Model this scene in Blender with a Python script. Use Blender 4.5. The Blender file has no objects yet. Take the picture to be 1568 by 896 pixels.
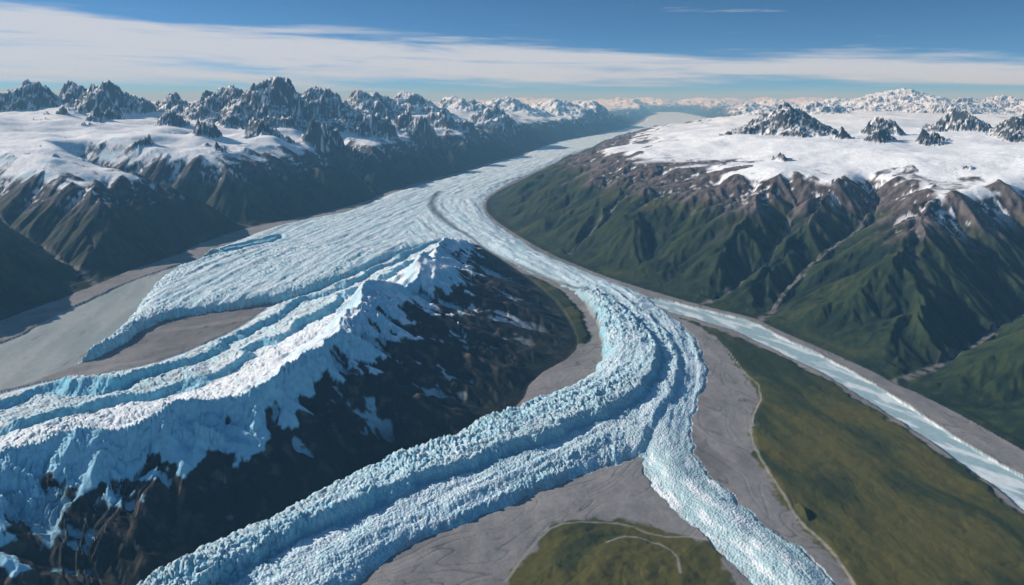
import bpy, math, time
import numpy as np
from mathutils import Vector
T0=time.time()
F=np.float32
# ---------------------------------------------------------------- survey data (world units, 1 unit ~ 200 m)
def pts(s):
    a=np.array([float(v) for v in s.split(',')]); return a.reshape(-1,2)
ICE=pts('118,640,102.7,475,68.7,348,52.9,275,29.4,197,9.7,153.7,2.8,121.5,-3.75,100.5,-6.6,88.6,-10.45,78.6,-12.9,70.1,-13.9,60.8,-16.8,55.9,-18.15,53.6,-19.06,49.3,-19.3,44.5,-19.96,40.2,-19.8,38,-18.35,33.7,-17,29.9,-16.7,27.5,-17.2,24.9,-17.3,23.6,-16.5,25.2,-15.7,26.8,-15.9,29.2,-15.5,30.9,-13.8,31.7,-11.8,32.9,-10.1,34.8,-8.7,37.3,-7.4,41.8,-5.5,46.4,-2.9,47.9,.2,40.2,3,36,3.7,32.2,3.8,28.2,3.2,24.6,2.1,23,0.8,21.9,-0.9,20.5,-1.9,19.4,-3.3,18.5,-4.6,17,-5.5,15.8,-6.4,14.7,-7.1,13.8,-7.6,12.5,-8.4,10.5,-4.6,10.5,-3.8,12.9,-3.4,13.8,-2.9,14.6,-2,15.4,-0.4,16.5,1.1,17.6,2.8,18.5,3.7,19.2,3.5,17.9,3.9,16.5,4.5,15.4,4.8,14.5,5,13.8,5.1,12.9,5.6,10.5,7.6,10.5,6.9,12.9,6.7,13.9,6.5,14.9,5.9,16.1,5.4,17.4,5.1,18.7,5.25,20.1,6,22.2,7,24.3,7.5,26.8,7.6,29.9,6.9,32.7,6.8,34.6,5.2,37.3,3.7,40.2,1.9,43.5,.3,48.6,-1.8,55.6,-2.8,62.2,-2.6,69.7,.5,83.6,8,110,13.25,130.6,31.6,168.5,52,197,82.8,261,98.7,348,116,475,132,640')
MCR='0.2,40.2,2.0,34.3,2.4,32.2,2.8,28.7,2.5,26.6,.7,24.3,.3,22.2,-.9,20.5,-1.9,19.4,-3.3,18.5,-4.6,17,-5.5,15.8,-6.4,14.7,-7.1,13.8,-7.6,12.5,-8.4,10.5,-9,8'
MCL='-2.9,47.9,-5.6,47.1,-7.5,42.7,-8.9,38,-10.2,35.2,-11.7,32.7,-11.7,31.9,-11.9,29.4,-13.1,26.1,-14.5,24.8,-16.3,24.2,-17.3,23.1,-19.7,20.9,-21.8,17.7,-26,10,-27,8'
RIDGE=np.array([[-2.9,47.9,.05],[-2.6,43.3,.9],[-3.3,38.2,2.2],[-3.5,36.8,2.6],[-3.9,33.5,2.1],[-4.1,31.5,3.05],[-4.05,29.4,2.3],[-4.6,28,2.2],[-5.2,26.5,3.3],[-5.5,24,2.5],[-5.8,22,2.4],[-6.6,19.4,2.3],[-7.6,18.2,1.9],[-8.75,17.1,2.3],[-9.7,16.8,1.9],[-10.5,16.3,2.15],[-11.5,15.4,1.9],[-14.9,13.2,1.8],[-19,8,1.8]])
SL=pts('-18.9,44.5,-20.1,40.5,-20.9,37.3,-20.9,33.2,-21.0,30.7,-20.7,28.2,-21.3,24.6,-22.6,20.5,-23,17,-19.4,17.1,-18.5,20.7,-17.5,23.3,-17,23.5,-16.05,26.5,-16.7,29.9,-18,33.7,-19.05,38,-18.2,41.8')
BL=pts('-19.7,39.7,-18.9,43.5,-17.5,47.5,-16.5,50.2,-15.9,47.1,-17,44.1,-18.8,40.5')
RR=pts('6.66,34.6,9.1,32.2,10.7,30.6,11.3,28.4,12.05,26.5,12.6,24.2,12.9,21.9,13.1,19.7,13.5,18,14.1,16.1,14.9,13.9,15.3,10.5,13.8,10.5,12.9,14.7,12.35,16.5,12.4,17.4,12.3,18.5,12.1,20.5,11.75,22.5,11.4,24.5,10.6,26.7,9.8,28.9,8.65,30.6,7,32.25')
MR=pts('140,640,120,475,101,348,86,261,72.4,232,34.8,168.5,14.1,127.4,8.1,108.9,.9,82.3,-2.3,69.7,-2.5,62.2,-1.6,56.5,.5,49.3,2.2,44.3,3.9,40.7,5.5,37.7,7.3,35.2,9.25,32.7,10.9,31.1,11.2,30.3,11.6,29,12.5,26.9,13.2,24.8,13.4,23.75,13.7,23.2,14.2,21.3,14.5,19.35,15,17.1,16.2,13.9,17,9,2000,9,2000,1200,170,1200')
ML=pts('150,1200,104,640,101,475,67,348,52,280,27.5,197.2,9.2,156,2.2,122.9,-4.4,102.5,-7,90.9,-11.2,80.4,-13.4,71.1,-14,66,-17.6,56.8,-20.4,52.8,-21.4,47.1,-21.3,42.7,-22.1,40.2,-22.2,36,-22.6,32.7,-22.9,30.6,-23.6,24.9,-24.5,19,-26,9,-2000,9,-2000,1200')
GR1=pts('6.9,31.9,8.5,29.9,9.6,28.2,10.45,26.3,11.2,24,11.6,22.1,11.9,20.2,12.2,18.3,12.3,17.2,12.2,16.3,12.7,14.5,13.4,10.5,6.7,10.5,6.7,12.9,6.9,13.9,6.9,14.9,6.6,16.1,6.7,17.3,6.75,19.2,7.2,20.9,8.4,23.2,8.3,25.2,8.5,28.2,8,30.3')
GR2=pts('-.3,10.5,-.3,12.9,-.19,14,.45,15.3,1.3,16.1,2.6,16.15,3.86,15.8,4.5,15.1,4.5,14.1,4.3,12.9,4.3,10.5')
GR3=pts('0.6,39.4,2.6,35.4,3.3,32.1,3.4,28.9,3.1,27.8,2.5,27.5,1.5,30.7,.4,37.3')
UP=pts('4.0,34.8,5,31.5,5.64,28.6,5.63,25.8,4.87,23.2,3.6,21.3,2.25,20.3,1.2,19.35,-.78,18.1,-2.94,16.4,-4.7,15,-5.6,13.9,-6.2,12.9,-7.2,10.5,-12,10,-9.1,13.9,-3.7,20.9,1.6,25.5,2.9,31.7')
MID=pts('5,36,6.1,31.7,6.6,27.5,6.26,24.6,5.4,22.5,4.4,20.7,3.65,19,1.9,16.5,-4.5,9.3,-8.5,11,-3.7,20.9,1.6,25.5,2.5,34.8')
MO=pts('-7.7,71.6,-7.75,65.3,-6.9,59.7,-5.1,53.6,-3.2,48.8,-.98,43.2,.6,40.1,2.3,37,4,34.8,5,31.5,5.64,28.6')
PATH=pts('7.95,30.1,8.56,27.9,8.4,25,8.55,23.1,7.31,20.98,6.85,19.35,6.83,17.36,6.74,16.1,7.03,15,7.0,14,6.9,12')
PATH2=pts('4.87,14.9,4.39,15.48,3.2,15.55,2.7,16.0,1.8,16.03,1,15.95,.45,15.26,-.12,14.1')
PATH3=pts('2.1,15.2,2.6,15.5,3.2,15.3,3.6,14.9,3.5,14.2')
FLOW=[pts('105,420,80,300,42,200,20,160,6,115,-2,92,-7,78,-9.5,66,-12,56,-14,47,-15.5,38,-16.2,30,-16.8,24'),
      pts('-5.5,66,-4.5,58,-1.8,50,.8,43,3.2,38,4.7,33.5,5.2,30,5.1,26.5,4.1,23.6,2.2,21.4,.2,19.6,-2,17.8,-4.3,15.6,-6.3,13.2,-7.6,11,-8,9'),
      pts('7,32,6.9,29,6.6,26,5.7,23,4.6,20.3,4.4,18,4.8,16.3,5.4,14.8,5.8,13.4,6.3,11,6.4,9')]
VAL=[ # carved valleys x,y,floor z
 [(11.1,30.6,.02),(13.5,33.4,.6),(15.8,35.5,1.5),(21.6,40,3.3),(22.5,43,4.8)],
 [(13.5,24,.02),(17,26,.25),(22.2,29.6,.8),(30,33,1.6),(45,38,3)],
 [(9.25,33,.05),(12,35,.8),(14.2,36.9,1.7),(17,41,3.4)],
 [(3.6,43.5,.1),(6.5,46.4,2),(9,50,3.6)],
 [(-20.2,53,.05),(-25,54.5,1.2),(-31.4,56,2.8),(-38,60,4.6)],
 [(-22.2,36.5,.05),(-27,40,1),(-32.6,43.5,2.4),(-42,50,4.2)],
 [(-13.6,69.7,.05),(-18,77,1.6),(-23,85,3.6),(-27,92,4.8)],
 [(-6.6,90,.05),(-10,97,1.5),(-15,108,4)],
 [(2.3,121,.05),(-2,128,1.5),(-8,140,4)]]
PEAKS=[(-71.9,85,12,.85),(-64.1,90,12.5,.85),(-60,95,12.2,.8),(-54.9,92,12.4,.85),(-50,100,11,.8),(-44,98,11,.8),(-39.5,95,12.1,.85),(-36,97,11.6,.85),(-32.9,93,13,.85),(-29.5,103,12.2,.8),(-27,104,11.0,.9),(-25.7,118,11.7,.72),(-21.3,140,11.4,.62),(-26,130,11,.65),(-13.7,170,10.8,.5),(-2.5,190,10.5,.45),(13.3,210,10.2,.4),(26.6,230,9.2,.35),(36,225,8.7,.35),
 (-46.9,78,9.2,1.0),(-31.3,69,7.8,1.15),(-27.5,74,8.0,1.1),(-22.5,80,7.5,1.2),(-39,78,8.6,1.1),(-55,82,9.4,1.05),(-19,94,8.3,1.1),(-12,116,8.4,1.0),(-34,62,6.6,1.2),(-4,138,8.8,.7),(-43,70,7.6,1.2),(-50,72,8.0,1.2),(-16,104,8.4,1.0),(-60,76,8.4,1.1),(-37,55,6.1,1.1),(-27,63,6.1,1.2),
 (28.2,70,9.5,.66),(26.2,72,8.3,.6),(30.5,71,8.4,.75),(28.9,60,7.5,1.1),(30.8,58,7.4,1.0),(32,59,7.5,1.1),(35.7,66,8.3,.9),(34.8,57,7.2,1.1),(36.3,58,7.2,1.1),(45,60,8.6,.75),(48,62,9.0,.75),(19.6,50,6.1,.9),(28,42,6.0,.8),(47,72,9.0,.75),(52,66,9.2,.75),
 (108,190,12.8,.32),(103,193,11,.42),(113,188,11,.42),(96,200,10.4,.38),(119,180,10.1,.38),(137,190,11,.38),(130,195,10.2,.42),(89,200,9.5,.38),(75,220,9.2,.33),(87,330,9.6,.25),(85,280,9.2,.25),(98,420,9.4,.2),(128,330,9.6,.25),(150,250,9.8,.28)]
rp=np.random.RandomState(5)
for _ in range(34):
    y=rp.uniform(100,175); x=rp.uniform(-.78,-.12)*y-4
    vt=rp.uniform(-2,16)
    PEAKS.append((x,y,10-vt*y/1045,rp.uniform(.8,1.0)*min(1,115/y)))
for _ in range(90):
    y=rp.uniform(150,440); x=rp.uniform(.33,.9)*y
    vt=rp.uniform(2,16)
    PEAKS.append((x,y,10-vt*y/1045,rp.uniform(.3,.45)*min(1,260/y)))
for _ in range(60):
    y=rp.uniform(520,800); x=rp.uniform(-.1,.6)*y
    vt=rp.uniform(-2,8)
    PEAKS.append((x,y,10-vt*y/1045,rp.uniform(.14,.24)))
for _ in range(40):
    y=rp.uniform(505,600); x=rp.uniform(.05,.36)*y
    vt=rp.uniform(2,10)
    PEAKS.append((x,y,10-vt*y/1045,rp.uniform(.2,.3)))
# ---------------------------------------------------------------- grid
NR,NC=1401,1361
q=np.linspace(0,1,NR); LOGY=math.log(11.3)+(math.log(950)-math.log(11.3))*q*(0.5+0.5*q)
S=np.linspace(-1.0,1.0,NC)
Yr=np.exp(LOGY)
Y=np.repeat(Yr[:,None],NC,1).astype(F); X=(S[None,:]*Yr[:,None]).astype(F)
Xc=X[::2,::2]; Yc=Y[::2,::2]
def up(c):
    o=np.empty((NR,NC),F)
    o[::2,::2]=c; o[1::2,::2]=.5*(c[:-1]+c[1:]); o[:,1::2]=.5*(o[:,:-2:2]+o[:,2::2]); return o
def chaikin(p,closed=True,n=2):
    for _ in range(n):
        if closed:
            a=p; b=np.roll(p,-1,0); p=np.stack([a*.75+b*.25,a*.25+b*.75],1).reshape(-1,p.shape[1])
        else:
            a=p[:-1]; b=p[1:]; m=np.stack([a*.75+b*.25,a*.25+b*.75],1).reshape(-1,p.shape[1]); p=np.vstack([p[:1],m,p[-1:]])
    return p
def sdf(poly,n=1,x=None,y=None):
    x=Xc if x is None else x; y=Yc if y is None else y
    p=chaikin(poly,True,n).astype(F)
    d=np.full(x.shape,1e12,F); ins=np.zeros(x.shape,bool); m=len(p)
    for i in range(m):
        ax,ay=p[i]; bx,by=p[(i+1)%m]; ex,ey=bx-ax,by-ay
        wx=x-ax; wy=y-ay; t=np.clip((wx*ex+wy*ey)/(ex*ex+ey*ey+1e-9),0,1)
        dd=(wx-ex*t)**2+(wy-ey*t)**2; np.minimum(d,dd,out=d)
        if ay!=by:
            c=((ay>y)!=(by>y)) & (x < ex*(y-ay)/(by-ay)+ax); ins^=c
    d=np.sqrt(d); return np.where(ins,d,-d)
def linedist(poly,n=1,vals=False,x=None,y=None):
    x=Xc if x is None else x; y=Yc if y is None else y
    p=chaikin(poly,False,n).astype(F)
    d=np.full(x.shape,1e12,F); v=np.zeros(x.shape,F)
    for i in range(len(p)-1):
        ax,ay=p[i][:2]; bx,by=p[i+1][:2]; ex,ey=bx-ax,by-ay
        wx=x-ax; wy=y-ay; t=np.clip((wx*ex+wy*ey)/(ex*ex+ey*ey+1e-9),0,1)
        dd=(wx-ex*t)**2+(wy-ey*t)**2
        if vals: v=np.where(dd<d,p[i][2]*(1-t)+p[i+1][2]*t,v)
        np.minimum(d,dd,out=d)
    d=np.sqrt(d); return (d,v) if vals else d
def flowcoord(lines):
    d=np.full(Xc.shape,1e12,F); arc=np.zeros(Xc.shape,F); per=np.zeros(Xc.shape,F)
    for li,ln in enumerate(lines):
        p=chaikin(ln,False,2).astype(F); s=0
        for i in range(len(p)-1):
            ax,ay=p[i]; bx,by=p[i+1]; ex,ey=bx-ax,by-ay; l=math.hypot(ex,ey)
            wx=Xc-ax; wy=Yc-ay; t=np.clip((wx*ex+wy*ey)/(l*l),0,1)
            dd=(wx-ex*t)**2+(wy-ey*t)**2; c=dd<d
            d=np.where(c,dd,d); arc=np.where(c,s+t*l+li*300,arc); sg=np.sign(wx*ey-wy*ex); per=np.where(c,np.sqrt(dd)*sg+li*50,per); s+=l
    return arc,per
def ss(a,b,x):
    t=np.clip((x-a)/(b-a),0,1); return t*t*(3-2*t)
rng=np.random.RandomState(7)
ANG=rng.rand(256,256)*2*np.pi; GX=np.cos(ANG).astype(F); GY=np.sin(ANG).astype(F)
R1=rng.rand(256,256).astype(F); R2=rng.rand(256,256).astype(F)
def perlin(x,y,sd=0):
    x=x+sd*17.3; y=y+sd*9.1
    xf=np.floor(x); yf=np.floor(y); xi=xf.astype(np.int32); yi=yf.astype(np.int32); fx=(x-xf).astype(F); fy=(y-yf).astype(F)
    u=fx*fx*fx*(fx*(fx*6-15)+10); v=fy*fy*fy*(fy*(fy*6-15)+10)
    x0=xi&255; x1=(xi+1)&255; y0=yi&255; y1=(yi+1)&255
    def g(a,b,dx,dy): return GX[a,b]*dx+GY[a,b]*dy
    n0=g(x0,y0,fx,fy); n1=g(x1,y0,fx-1,fy); n2=g(x0,y1,fx,fy-1); n3=g(x1,y1,fx-1,fy-1)
    a=n0+(n1-n0)*u; b=n2+(n3-n2)*u; return (a+(b-a)*v)*1.5
def fbm(x,y,o=4,sd=0,gain=.5,ridge=False):
    s=0; a=1
    for i in range(o):
        n=perlin(x*2**i,y*2**i,sd+i*3)
        if ridge: n=1-2*np.abs(n)
        s=s+a*n; a*=gain
    return s
def worley(x,y,sd=0):
    x=x+sd*13.7; xf=np.floor(x); yf=np.floor(y); xi=xf.astype(np.int32); yi=yf.astype(np.int32)
    f1=np.full(x.shape,9,F); f2=f1.copy(); idv=np.zeros(x.shape,F)
    for i in(-1,0,1):
        for j in(-1,0,1):
            a=(xi+i)&255; b=(yi+j)&255
            d=(xf+i+R1[a,b]-x)**2+(yf+j+R2[a,b]-y)**2
            c=d<f1; f2=np.where(c,f1,np.minimum(f2,d)); idv=np.where(c,R1[b,a],idv); f1=np.where(c,d,f1)
    return np.sqrt(f1),np.sqrt(f2),idv
def erosion(x,y,dx,dy):
    xf=np.floor(x); yf=np.floor(y); xi=xf.astype(np.int32); yi=yf.astype(np.int32); fx=x-xf; fy=y-yf
    va=0; sx=0; wt=0
    for i in(-1,0,1,2):
        for j in(-1,0,1,2):
            a=(xi+i)&255; b=(yi+j)&255
            px=fx-i-(R1[a,b]-.5)*.5-.0; py=fy-j-(R2[a,b]-.5)*.5
            d=px*px+py*py; w=np.exp(-d*2); mag=(px*dx+py*dy)*(2*np.pi)
            va=va+np.cos(mag)*w; sx=sx-np.sin(mag)*w; wt=wt+w
    return va/wt, sx/wt
def grad(h):
    hs=np.gradient(h,S,axis=1); ht=np.gradient(h,LOGY,axis=0); hx=hs/Y; hy=(ht-hx*X)/Y; return hx.astype(F),hy.astype(F)
# ---------------------------------------------------------------- fields
far=ss(60,200,Y)
jag=fbm(X*.9,Y*.9,4,1)*.13*(1+far*4)      # edge irregularity
jagf=fbm(X*3.1,Y*3.1,3,5)*.05
dI=up(sdf(ICE))+jag*.8+jagf
dI=np.where(Y>470,np.minimum(dI,(476-Y)*.5),dI)
dRR=up(sdf(RR))+jag*.3+jagf*.5
dSL=up(sdf(SL))+jag*.6
dBL=up(sdf(BL))+jag
dML=up(sdf(ML,2)); dMR=up(sdf(MR,2))
dMR=np.where((Y>476)&(dML<0),np.maximum(dMR,(Y-476)*.5),dMR)
mcp=np.vstack([pts(MCR),pts(MCL)[::-1]])
dMC=up(sdf(mcp))
dG1=up(sdf(GR1))+jag*1.2+jagf*2; dG2=up(sdf(GR2))+jag*1.2+jagf*2; dG3=up(sdf(GR3))+jag*1.2+jagf*2
dUP=up(sdf(UP))+jag*1.1+jagf; dMD=up(sdf(MID))+jag*.9+jagf
dMO=up(linedist(MO))
dP=up(np.minimum(linedist(PATH),np.minimum(linedist(PATH2),linedist(PATH3))))
arc_,per_=flowcoord(FLOW)
arc=up(arc_); per=up(per_)
aN=np.repeat(np.repeat(arc_,2,0),2,1)[:NR,:NC]; pN=np.repeat(np.repeat(per_,2,0),2,1)[:NR,:NC]
bad=np.abs(arc-aN)>Y*.02+2; arc=np.where(bad,aN,arc); per=np.where(bad|(np.abs(per-pN)>Y*.02+1),pN,per)
print('sdf',time.time()-T0)
# mountains left / right -------------------------------------------------
warp=fbm(X*.12,Y*.12,3,11)
dl=np.maximum(dML+(warp*2.2)*ss(0,5,dML),0); dr_=np.maximum(dMR+(warp*1.8)*ss(0,5,dMR),0)
hL=np.interp(dl,[0,1.2,3,6.5,9.5,12.5,25,45,90],[0,.5,1.9,4.2,4.95,5.4,6.5,7.9,8.3]).astype(F)
hR=np.interp(dr_,[0,1.5,4,8,12,16,25,45,90],[0,.5,1.8,3.5,4.6,5.25,5.95,6.3,5.6]).astype(F)
macro=np.maximum(hL*(dML>0),hR*(dMR>0))
macro=macro+fbm(X*.075,Y*.075,3,13)*np.where(dML>0,.7,.35)*ss(4.3,5.6,macro)
farf=ss(180,330,Y); macro=macro*(1-.45*farf)
vd=np.full(X.shape,1e3,F)
for v in VAL:
    v=np.array(v); d,z=linedist(v,1,True); d=up(d); z=up(z)
    lim=z+np.maximum(d-.15,0)*.66
    k=.5; hh=np.clip(.5+.5*(lim-macro)/k,0,1)
    macro=lim*(1-hh)+macro*hh-k*hh*(1-hh)*(macro>.3)
    np.minimum(vd,d,out=vd)
macro=np.maximum(macro,0)
inM=np.maximum(dML,dMR)
nearR=np.where(dMR>0,.5+.5*ss(90,180,Y),1)
wpx=fbm(X*.25,Y*.25,5,21,.55)*1.1*nearR; wpy=fbm(X*.25,Y*.25,5,31,.55)*1.1*nearR
pk=np.full(X.shape,-50,F)
for (px,py,pz,k) in PEAKS:
    R=12/k*.9+3; r0=max(0,np.searchsorted(Yr,py-R)); r1=min(NR,np.searchsorted(Yr,py+R))
    if r1<=r0: continue
    cs=[(px-R)/max(py-R,5),(px-R)/(py+R),(px+R)/max(py-R,5),(px+R)/(py+R)]
    c0=np.searchsorted(S,min(cs)); c1=min(NC,np.searchsorted(S,max(cs)))
    if c1<=c0: continue
    sl_=(slice(r0,r1),slice(c0,c1))
    xs=(X[sl_]+wpx[sl_]*(1+py/150)-px); ys=(Y[sl_]+wpy[sl_]*(1+py/150)-py)*.85
    r=np.abs(xs)**1.5+np.abs(ys)**1.5; r=r**(1/1.5)
    pk[sl_]=np.maximum(pk[sl_],pz-k*(r**.95))
rid=fbm(X*.11,Y*.11,4,41,.45,True)
rough=macro+ (rid-.8)*.6*ss(4.8,6.2,macro)*(1+.8*farf)*np.where(dMR>0,.25+.75*ss(90,140,Y),1)
cap=macro+np.maximum(inM-3,0)*.9-.3
rock=np.maximum(rough-.12-.28*ss(5.4,6.4,macro), np.minimum(pk,cap))
print('macro',time.time()-T0)
# central ridge ------------------------------------------------------------
xw=Xc+.5*perlin(Xc*.55,Yc*.55,45)+.22*perlin(Xc*1.6,Yc*1.6,46); yw=Yc+.5*perlin(Xc*.55,Yc*.55,47)
dRg,zRg=linedist(RIDGE,1,True,xw,yw); dRg=up(dRg); zRg=up(zRg)
dBR=up(linedist(pts('-2.9,47.9,'+MCR))); dBL_=up(linedist(pts(MCL)))
right=up(sdf(np.vstack([chaikin(RIDGE[:,:2],False,1),[[-19,-5],[60,-5],[60,80],[-2.9,80]]]),0,xw,yw))>0
tR=dBR/(dBR+dRg+1e-4); tL=dBL_/(dBL_+dRg+1e-4)
inC=dMC>0
rw=fbm(X*.5,Y*.5,3,51)
ph=tL*3.3+rw*.26+.3
fr=ph-np.floor(ph)
saw=np.where(fr<.84,(fr/.84)**.7,(1-fr)/.16)
sv_=.75+.5*perlin(X*.35,Y*.35,53)
hl=zRg*np.clip(tL,0,1)**1.5*.56+ saw*.42*sv_*ss(.0,.12,tL)*(1-ss(.6,.82,tL)) + zRg*.44*np.clip((tL-.68)/.32,0,1)**1.5
hr=zRg*(.82*tR**1.1+.18*tR**6)
hC=np.where(right,hr,hl)*inC*ss(-.02,.25,dMC)
icefield=inC&(~right)
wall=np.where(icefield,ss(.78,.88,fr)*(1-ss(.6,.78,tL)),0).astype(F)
base=np.where(inC,hC,np.maximum(rock,0))
base=np.where(inM>0,np.maximum(rock,0),base).astype(F)
# erosion -------------------------------------------------------------------
gx,gy=grad(base)
em=((inM>0)|(inC&(right|(tL>.6))))&(Y<300)
x=X[em]; y=Y[em]; hx=gx[em]; hy=gy[em]
sl=np.sqrt(hx*hx+hy*hy)
cen=inC[em]
amp0=ss(.03,.3,sl)*np.where(inM[em]>0,ss(.1,3,inM[em]),ss(.05,.9,np.minimum(dMC[em],9))*(.35+.65*ss(0,.6,dRg[em]))*np.where(right[em],1,ss(.6,.8,tL[em])*.9))
e=np.zeros_like(x); gxx=0; gyy=0
wl=3.4; A=.34
for o in range(7):
    f=1/wl
    qx=hx+gxx; qy=hy+gyy; m=np.sqrt(qx*qx+qy*qy)+.06
    vx=-qy/m; vy=qx/m
    c,sn=erosion(x*f+o*7.7,y*f+o*3.3,vx,vy)
    fade=np.clip(1.6-y*.0016*5/wl,0,1)
    a_=A*np.where(cen,.66 if o else .5,1.)
    e+=c*a_*fade
    gxx=gxx+sn*vx*A*f*4.5; gyy=gyy+sn*vy*A*f*4.5
    wl*=.52; A*=.57
er=np.zeros(X.shape,F); er[em]=e*amp0
print('erosion',time.time()-T0)
H1=base+er
snl=np.where(dMR>0,4.75+.35*perlin(X*.1,Y*.1,3),4.2)+perlin(X*.35,Y*.35,4)*.3
snl=np.where(Y>150,snl-.8*ss(150,250,Y),snl)
sn_surf=macro-.0+.30*ss(5.0,6.4,macro)+.10*fbm(X*.13,Y*.13,3,61)+.05*fbm(X*.6,Y*.6,3,62)
k=ss(snl-.4,snl+.4,macro)*(inM>0)
H2=np.where(k>0,np.maximum(H1,H1*(1-k)+sn_surf*k),H1)
snowcov=(sn_surf-H1)*k
H2=np.where(inM>0,np.maximum(H2,.03*ss(0,.3,inM)),H2)
# ice -------------------------------------------------------------------------
iceM=(dI>0)&(~inC)&(dSL<0)&(dRR<=0)
UPm=ss(-.05,.2,dUP); MDm=ss(-.05,.2,dMD)
dIc=np.maximum(dI,0)
cliff=ss(-5,-8,X)*ss(48,42,Y)
hI=.06*ss(0,.1,dIc)+.14*ss(0,.9,dIc)+cliff*.28*ss(0,.22,dIc)+UPm*.27+MDm*.12*ss(0,.25,dIc)
wob=.22*perlin(X*1.3,Y*1.3,71)
icer=inC&right&(tR>.55)&(Y<26)
im=(iceM|icefield|icer)&(Y<110)
ac0=np.where(icefield|icer,dRg*1.1,per)+wob; al0=np.where(icefield|icer,X*.8+Y*.6,arc)+.22*perlin(X*1.3,Y*1.3,72)
a=ac0[im]; b=al0[im]
f1,f2,idv=worley(a*7.0,b*11.5,1)
g1,g2,idg=worley(a*2.4,b*4.4,2)
ser=np.zeros(X.shape,F); crv=np.zeros(X.shape,F); big=np.zeros(X.shape,F)
c1=ss(0,.30,f2-f1); c2=ss(0,.18,g2-g1)
ser[im]=c1*(.4+.8*idv)-.7; big[im]=c2*(.2+1.0*idg)-.6; crv[im]=1-c1*(.35+.65*c2)
flat=ss(22,18.5,Y)*ss(2.6,3.6,X)
shear=np.exp(-(dUP-.2)**2/.35**2)*(Y<36)
zone=ss(-.35,.5,fbm(per*.5,arc*.12,3,81))
strp=fbm(per*1.7+.25*rw,arc*.07,4,83)
sa=(.024+.026*UPm+.018*MDm+.02*cliff)*(1-.88*flat)*(.4+.9*zone)
sb=(.006+.065*UPm*(.25+.95*shear)+.035*MDm+.03*cliff)*(1-.97*flat)*(.4+.9*zone)
ed=ss(0,.2,dIc)
lowf=fbm(X*.8,Y*.8,4,91)*.04
undul=fbm(per*2.4,arc*.35,4,93)*.045*(1-.8*flat)
hI=np.maximum(hI+(ser*sa+big*sb+undul+strp*.03)*ed+lowf*ss(0,.5,dIc),.02)
hBLm=ss(-.05,.25,dBL); hI=hI-hBLm*.35*(1-ss(.3,.6,dBL))
icef_s=(ser*.045+big*.07*sv_+.03*fbm(X*2.2,Y*1.2,3,94))*ss(0,.1,tL)
H3=np.where(iceM,hI,H2)
H3=np.where(icefield,H3+icef_s*(1-ss(.62,.86,tL+.08*rw)*ss(17,22,Y)),H3)
# lowland ------------------------------------------------------------------
low=(~iceM)&(~inC)&(inM<=0)
w1=perlin(X*.5,Y*.5,95)
al=np.where(X>4.6,Y*1.0-X*.2,X*.8+Y*.55); ac=np.where(X>4.6,X+.2*Y,-.55*X+.8*Y)
chan=fbm(ac*.75+.35*w1,al*.16,3,96,.42)
braid=0
for lv,wd in((0,.020),(.22,.012),(-.22,.012),(.45,.012),(-.45,.012)): braid=np.maximum(braid,np.exp(-(np.abs(chan-lv)/wd)**2))
g=np.maximum(np.maximum(dG1,dG2),dG3)
bould=np.exp(-(((X-6.95)/.07)**2+((Y-16.35)/.28)**2)**2)
hlow=.03*fbm(X*.7,Y*.7,4,101)+.03-braid*.008+.16*bould
hlow=hlow+ .05*ss(0,.25,dG1)+ .12*ss(0,1.6,dG2)*(1+.4*fbm(X*1.2,Y*1.2,3,104))+ .1*ss(0,.3,dG3)+ss(0,.6,g)*(fbm(ac*.8,al*.22,3,103)*.035+.012*fbm(X*3.5,Y*3.5,3,105))
water=(dRR>0)|(dSL>0)
H3=np.where(low,hlow,H3)
wat=water&(~iceM)&(~inC)&(inM<=0)
H3=np.where(wat,-.03+.006*fbm(X*3,Y*3,3,111),H3).astype(F)
H3=np.where(icer,H3+(ser*.04+big*.08)*ss(.66,.78,tR+.1*rw-.4*er),H3).astype(F)
print('ice',time.time()-T0)
# ---------------------------------------------------------------- colours
hx,hy=grad(H3); slope=np.sqrt(hx*hx+hy*hy)
n1=fbm(X*.5,Y*.5,4,121); n2=fbm(X*2.5,Y*2.5,4,131); n3=fbm(X*.15,Y*.15,3,141)
def C(r,g_,b): return np.array([r,g_,b],F)
Z3=np.zeros(X.shape+(3,),F)
def mix(a,b,m): return a*(1-m[...,None])+b*m[...,None]
col=Z3+C(.235,.225,.218)
gravel=mix(col*(1+.10*n2[...,None]),C(.12,.112,.108)+Z3,ss(-.1,.6,n3+.3*n2+.5*n1)*.5)
gravel=mix(gravel,C(.33,.315,.30)+Z3,ss(.1,.6,fbm(ac*1.1,al*.2,4,127))*.4)
gravel=mix(gravel,C(.07,.07,.074)+Z3,np.clip(braid*ss(-.5,.3,n1),0,1)*.7)
gravel=mix(gravel,C(.03,.03,.032)+Z3,ss(.2,.6,bould))
st=fbm(ac*.9+.3*w1,al*.22,4,123)
grass=mix(C(.034,.047,.016)+Z3,C(.090,.082,.022)+Z3,ss(-.5,.7,.7*st+.35*n2+.5*n3+.6*ss(24,15,Y)-.15))
grass=mix(grass,C(.018,.031,.014)+Z3,ss(.1,.7,-st+.35*n2+.5*ss(20,30,Y))*.7)
col=mix(gravel,grass,ss(-.04,.1,g))
forest=mix(C(.009,.020,.012)+Z3,C(.030,.045,.017)+Z3,ss(-.45,.55,n2*.6+n1*.5+er*2.2))
forest=mix(forest,C(.060,.060,.022)+Z3,ss(.3,1.0,n1+ss(1.5,3.5,H3)*.5-.3*slope+.5*er))
brn=mix(C(.060,.048,.043)+Z3,C(.15,.125,.115)+Z3,ss(-.5,.6,n2+er))
grey=mix(C(.030,.033,.039)+Z3,C(.080,.080,.082)+Z3,ss(-.4,.7,n2+.5*n1))
leftm=dML>0
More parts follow.
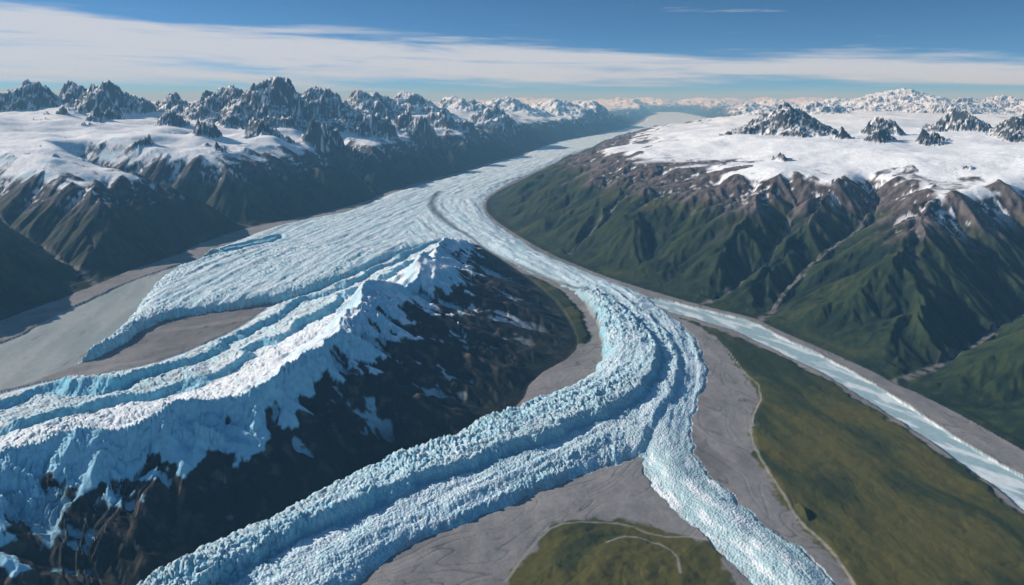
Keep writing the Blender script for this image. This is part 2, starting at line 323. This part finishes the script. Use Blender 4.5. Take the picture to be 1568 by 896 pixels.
tl=np.where(leftm,2.6,3.0)+.5*n1+.25*n2-1.0*er
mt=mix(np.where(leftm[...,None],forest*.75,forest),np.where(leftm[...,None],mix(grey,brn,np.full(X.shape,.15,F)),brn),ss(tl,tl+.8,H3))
mt=mix(mt,grey*.75,ss(5.2,6.0,H3))
scree=ss(.30,.05,vd)*ss(-.5,.3,n2)*(H3<3.8)
mt=mix(mt,C(.20,.185,.175)+Z3,scree*.85)
streak=ss(.08,.24,-er)*ss(-.1,.4,n1+n2*.4)*ss(1.1,2.6,H3)
mt=mix(mt,C(.16,.145,.135)+Z3,streak*np.where(leftm,.22,.35))
snow=C(.90,.92,.94)+Z3
steep=np.where(leftm,ss(.7,1.1,slope+.2*n2),ss(.5,.85,slope+.12*n2))
cov=ss(-.02,.06,snowcov+.03*n2)*ss(.3,.7,k)
hi=ss(snl+.1,snl+.8,H3+.35*n2-.8*er-np.where(leftm,0,.25))
sm=np.maximum(cov*(1-ss(.7,1.05,slope)),hi*(1-steep))
patch=ss(.06,.13,-er*.9+.35*n2-.15)*ss(snl-2.0,snl-.2,H3)
sm=np.clip(np.maximum(sm,patch*.95),0,1)*(inM>0)
mt=mix(mt,snow,sm)
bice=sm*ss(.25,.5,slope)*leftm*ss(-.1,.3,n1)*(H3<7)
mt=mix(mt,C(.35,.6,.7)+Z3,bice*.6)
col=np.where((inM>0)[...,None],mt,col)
# central ridge right flank
crock=mix(C(.018,.018,.022)+Z3,C(.11,.082,.064)+Z3,ss(.12,.85,n2+.5*n1+er*1.4))
crock=mix(crock,C(.013,.020,.014)+Z3,ss(1.1,.3,H3)*.7)
fl=fbm(X*1.6,Y*1.6,4,151)
tf=tR+.12*fl+1.2*er+.02
lo=.82-.13*ss(21,17,Y)
csn=ss(lo,lo+.03,tf)
stk=ss(.13,.17,-er*1.5+.10*fl)*ss(.12,.5,tR)*.7
csn=np.maximum(csn,stk)
ic_lo=mix(C(.30,.62,.77)+Z3,snow,np.clip(ss(1.0,.4,slope)*ss(16,26,Y)+.1,0,1))
cr=mix(crock,ic_lo,csn)
# ice colours
iwhite=mix(C(.64,.79,.83)+Z3,C(.86,.92,.935)+Z3,ss(-.5,.6,n1*.6+n2*.7))
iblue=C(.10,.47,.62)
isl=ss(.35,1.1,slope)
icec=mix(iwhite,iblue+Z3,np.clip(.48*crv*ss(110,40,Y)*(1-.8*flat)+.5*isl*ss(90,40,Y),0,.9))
icec=mix(icec,C(.36,.45,.47)+Z3,ss(.18,.6,strp)*.36)
icec=mix(icec,C(.10,.31,.42)+Z3,(.7*np.exp(-((dUP+.06)/.13)**2)+.5*np.exp(-((dMD+.04)/.1)**2))*ss(37,31,Y))
strm=fbm(per*3.2,arc*.8,4,173)
icec=mix(icec,mix(C(.38,.57,.60)+Z3,C(.84,.90,.91)+Z3,ss(-.1,.5,strm)),flat*.8)
mor=np.exp(-(dMO/(.13+.22*ss(45,60,Y)))**2)*ss(27,33,Y)
icec=mix(icec,C(.06,.08,.09)+Z3,mor*.9)
icec=mix(icec,C(.10,.40,.55)+Z3,(hBLm*(1-ss(.5,.9,dBL)))*.85)
dirt=ss(.22,.0,dIc)*ss(-.2,.3,n2)
icec=mix(icec,C(.20,.21,.21)+Z3,dirt*.6)
fieldc=mix(icec,snow,np.clip(ss(.35,.7,tL+.15*n1)+.2,0,1)*(1-.5*isl))
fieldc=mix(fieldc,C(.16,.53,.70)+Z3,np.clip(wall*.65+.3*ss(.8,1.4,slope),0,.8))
col=np.where(iceM[...,None],icec,col)
col=np.where((inC&right)[...,None],cr,col)
col=np.where(icefield[...,None],fieldc,col)
sst=fbm(ac*.2+X*.9,Y*.16,4,171)
silt=mix(C(.34,.37,.355)+Z3,C(.26,.30,.295)+Z3,ss(-.4,.5,sst))
silt=mix(silt,C(.20,.195,.185)+Z3,ss(.62,.7,np.abs(sst)+.2*n1)*.7)
riv=mix(C(.36,.50,.52)+Z3,C(.74,.81,.81)+Z3,ss(-.1,.4,fbm(X*2.2+Y*1.2,Y*.8,4,172)))
col=np.where(wat[...,None],np.where((dSL>0)[...,None],silt,riv),col)
pth=ss(.045,.02,dP+.008*n2)*(low)
col=mix(col,C(.30,.28,.25)+Z3,pth*.75)
col=np.clip(col,.004,.93)
# ---------------------------------------------------------------- materials
def newmat(name,rough,bscale,bstr,bdist,var=.25,spec=.3,vor=0):
    m=bpy.data.materials.new(name); m.use_nodes=True; nt=m.node_tree; N=nt.nodes; L=nt.links
    b=N['Principled BSDF']; b.inputs['Roughness'].default_value=rough; b.inputs['Specular IOR Level'].default_value=spec
    at=N.new('ShaderNodeAttribute'); at.attribute_name='surface_tone'
    ge=N.new('ShaderNodeNewGeometry')
    no=N.new('ShaderNodeTexNoise'); no.inputs['Scale'].default_value=bscale; no.inputs['Detail'].default_value=8; no.inputs['Roughness'].default_value=.65
    L.new(ge.outputs['Position'],no.inputs['Vector'])
    mr=N.new('ShaderNodeMapRange'); mr.inputs[1].default_value=.3; mr.inputs[2].default_value=.7; mr.inputs[3].default_value=1-var; mr.inputs[4].default_value=1+var
    L.new(no.outputs['Fac'],mr.inputs[0])
    vm=N.new('ShaderNodeVectorMath'); vm.operation='SCALE'; L.new(at.outputs['Color'],vm.inputs[0]); L.new(mr.outputs[0],vm.inputs['Scale'])
    L.new(vm.outputs[0],b.inputs['Base Color'])
    bu=N.new('ShaderNodeBump'); bu.inputs['Strength'].default_value=bstr; bu.inputs['Distance'].default_value=bdist
    L.new(no.outputs['Fac'],bu.inputs['Height'])
    if vor:
        vo=N.new('ShaderNodeTexVoronoi'); vo.inputs['Scale'].default_value=vor; L.new(ge.outputs['Position'],vo.inputs['Vector'])
        b2=N.new('ShaderNodeBump'); b2.inputs['Strength'].default_value=bstr; b2.inputs['Distance'].default_value=bdist; b2.invert=True
        L.new(vo.outputs['Distance'],b2.inputs['Height']); L.new(bu.outputs[0],b2.inputs['Normal']); L.new(b2.outputs[0],b.inputs['Normal'])
    else: L.new(bu.outputs[0],b.inputs['Normal'])
    return m
MATS={
 'ground':newmat('gravel_and_grass',.95,14,.5,.02,.14,.15),
 'glacier':newmat('glacier_ice',.55,11,.6,.04,.10,.4,17),
 'river':newmat('meltwater',.35,6,.3,.02,.12,.5),
 'silt_lake':newmat('silty_water',.6,3,.15,.01,.06,.3),
 'mountain_range':newmat('mountain_rock_snow',.9,5,.8,.06,.22,.15),
 'snowy_mountain_ridge':newmat('ridge_rock_snow',.85,6,.8,.05,.16,.2),
}
LAB=np.zeros(X.shape,np.int8) # 0 ground
LAB[iceM]=1; LAB[wat]=2; LAB[wat&(dSL>0)]=3; LAB[(inM>0)&(dMR>0)&(Y<170)]=5; LAB[(inM>0)&(dML>0)]=4; LAB[(inM>0)&(dML<=0)&(Y>=170)]=6; LAB[inC]=7
names={0:('ground','ground'),1:('glacier','glacier'),2:('river','river'),3:('silt_lake','silt_lake'),4:('mountain_range','mountain_range'),5:('mountain_range','mountain_range'),6:('distant_mountain_range','mountain_range'),7:('snowy_mountain_ridge','snowy_mountain_ridge')}
ii=np.arange(NR*NC).reshape(NR,NC)
quads=np.stack([ii[:-1,:-1],ii[:-1,1:],ii[1:,1:],ii[1:,:-1]],-1).reshape(-1,4)
fl_=LAB[:-1,:-1].reshape(-1)
co=np.stack([X,Y,H3],-1).reshape(-1,3).astype(F); cf=np.concatenate([col.reshape(-1,3),np.ones((NR*NC,1),F)],1).astype(F)
for lab,(nm,mt_) in names.items():
    qd=quads[fl_==lab]
    if len(qd)==0: continue
    used=np.zeros(NR*NC,bool); used[qd.ravel()]=True; idx=np.nonzero(used)[0]; rm=np.zeros(NR*NC,np.int32); rm[idx]=np.arange(len(idx))
    me=bpy.data.meshes.new(nm); me.vertices.add(len(idx)); me.vertices.foreach_set('co',co[idx].ravel())
    me.loops.add(len(qd)*4); me.loops.foreach_set('vertex_index',rm[qd].ravel())
    me.polygons.add(len(qd)); me.polygons.foreach_set('loop_start',np.arange(0,len(qd)*4,4,dtype=np.int32))
    me.polygons.foreach_set('use_smooth',np.ones(len(qd),bool))
    me.update(calc_edges=True)
    ca=me.color_attributes.new('surface_tone','FLOAT_COLOR','POINT'); ca.data.foreach_set('color',cf[idx].ravel())
    me.materials.append(MATS[mt_]); ob=bpy.data.objects.new(nm,me); bpy.context.collection.objects.link(ob)
print('mesh',time.time()-T0)
# ---------------------------------------------------------------- haze (real air volume)
def box(name,x0,x1,y0,y1,z0,z1):
    v=[(x,y_,z) for x in(x0,x1) for y_ in(y0,y1) for z in(z0,z1)]
    f=[(0,1,3,2),(4,6,7,5),(0,4,5,1),(2,3,7,6),(0,2,6,4),(1,5,7,3)]
    me=bpy.data.meshes.new(name); me.from_pydata(v,[],f); me.update(); o=bpy.data.objects.new(name,me); bpy.context.collection.objects.link(o); return o
hz=box('atmospheric_haze',-1400,1400,-60,1300,-6,17)
m=bpy.data.materials.new('thin_blue_air'); m.use_nodes=True; nt=m.node_tree; nt.nodes.clear()
o=nt.nodes.new('ShaderNodeOutputMaterial'); vs=nt.nodes.new('ShaderNodeVolumeScatter'); vs.inputs['Color'].default_value=(.26,.62,1,1); vs.inputs['Density'].default_value=.0036; vs.inputs['Anisotropy'].default_value=0.0
nt.links.new(vs.outputs[0],o.inputs['Volume']); hz.data.materials.append(m)
# ---------------------------------------------------------------- sun, sky
sv=Vector((-.84,.26,.45)).normalized()
sd=bpy.data.lights.new('sun','SUN'); sd.energy=5; sd.angle=math.radians(.5); sd.color=(1,.975,.94)
so=bpy.data.objects.new('sun',sd); so.rotation_euler=(-sv).to_track_quat('-Z','Y').to_euler(); bpy.context.collection.objects.link(so)
w=bpy.data.worlds.new('World'); bpy.context.scene.world=w; w.use_nodes=True; nt=w.node_tree; N=nt.nodes; L=nt.links
bg=N['Background']; bg.inputs['Strength'].default_value=.12
sk=N.new('ShaderNodeTexSky'); sk.sky_type='NISHITA'; sk.sun_disc=False; sk.sun_elevation=math.asin(sv.z); sk.sun_rotation=math.atan2(sv.x,sv.y); sk.altitude=2500; sk.air_density=1.0; sk.dust_density=.1; sk.ozone_density=3
tc=N.new('ShaderNodeTexCoord'); sp=N.new('ShaderNodeSeparateXYZ'); L.new(tc.outputs['Generated'],sp.inputs[0])
def M(op,a,b=None,c=None,cl=False):
    n=N.new('ShaderNodeMath'); n.operation=op; n.use_clamp=cl
    for i,v in enumerate((a,b,c)):
        if v is None: continue
        if isinstance(v,(int,float)): n.inputs[i].default_value=v
        else: L.new(v,n.inputs[i])
    return n.outputs[0]
az=M('ARCTAN2',sp.outputs[0],sp.outputs[1]); el=sp.outputs[2]
cb=N.new('ShaderNodeCombineXYZ'); L.new(sp.outputs[0],cb.inputs[0]); L.new(sp.outputs[1],cb.inputs[1]); L.new(M('MULTIPLY_ADD',el,2.8,.13),cb.inputs[2])
L.new(cb.outputs[0],sk.inputs[0])
tint=N.new('ShaderNodeVectorMath'); tint.operation='MULTIPLY'; tint.inputs[1].default_value=(.72,1.12,1.22); L.new(sk.outputs[0],tint.inputs[0])
cen=M('MULTIPLY_ADD',az,-.030,.048); hw=M('MAXIMUM',M('MULTIPLY_ADD',az,-.026,.034),.010)
qq=M('SUBTRACT',1,M('DIVIDE',M('ABSOLUTE',M('SUBTRACT',el,cen)),hw))
cv=N.new('ShaderNodeCombineXYZ'); L.new(M('MULTIPLY',az,2.2),cv.inputs[0]); L.new(M('MULTIPLY',M('MULTIPLY_ADD',az,.025,el),34),cv.inputs[1])
no=N.new('ShaderNodeTexNoise'); no.inputs['Scale'].default_value=1.3; no.inputs['Detail'].default_value=9; no.inputs['Roughness'].default_value=.6; no.inputs['Distortion'].default_value=.35; L.new(cv.outputs[0],no.inputs['Vector'])
nz=M('SUBTRACT',no.outputs['Fac'],.5)
band=M('MULTIPLY_ADD',nz,3.0,M('MINIMUM',qq,.62))
def sstep(v,a,b,to=1):
    n=N.new('ShaderNodeMapRange'); n.interpolation_type='SMOOTHSTEP'; n.inputs[1].default_value=a; n.inputs[2].default_value=b; n.inputs[4].default_value=to; L.new(v,n.inputs[0]); return n.outputs[0]
m1=sstep(band,-.1,.65,.87)
wis=sstep(no.outputs['Fac'],.58,.76,.7)
wis=M('MULTIPLY',wis,sstep(el,.0,.03))
mk=M('MAXIMUM',m1,wis,cl=True)
mx=N.new('ShaderNodeMix'); mx.data_type='RGBA'; L.new(mk,mx.inputs[0]); L.new(tint.outputs[0],mx.inputs[6]); mx.inputs[7].default_value=(5.4,5.7,6.2,1)
L.new(mx.outputs[2],bg.inputs['Color'])
# ---------------------------------------------------------------- camera
cd=bpy.data.cameras.new('camera'); cd.sensor_width=36; cd.lens=24; cd.shift_y=-.190; cd.clip_start=.1; cd.clip_end=5000
cam=bpy.data.objects.new('camera',cd); cam.location=(0,0,10); cam.rotation_euler=(math.radians(90),0,0); bpy.context.collection.objects.link(cam)
sc=bpy.context.scene; sc.camera=cam
sc.view_settings.view_transform='Standard'; sc.view_settings.look='None'; sc.view_settings.exposure=0
print('done',time.time()-T0)
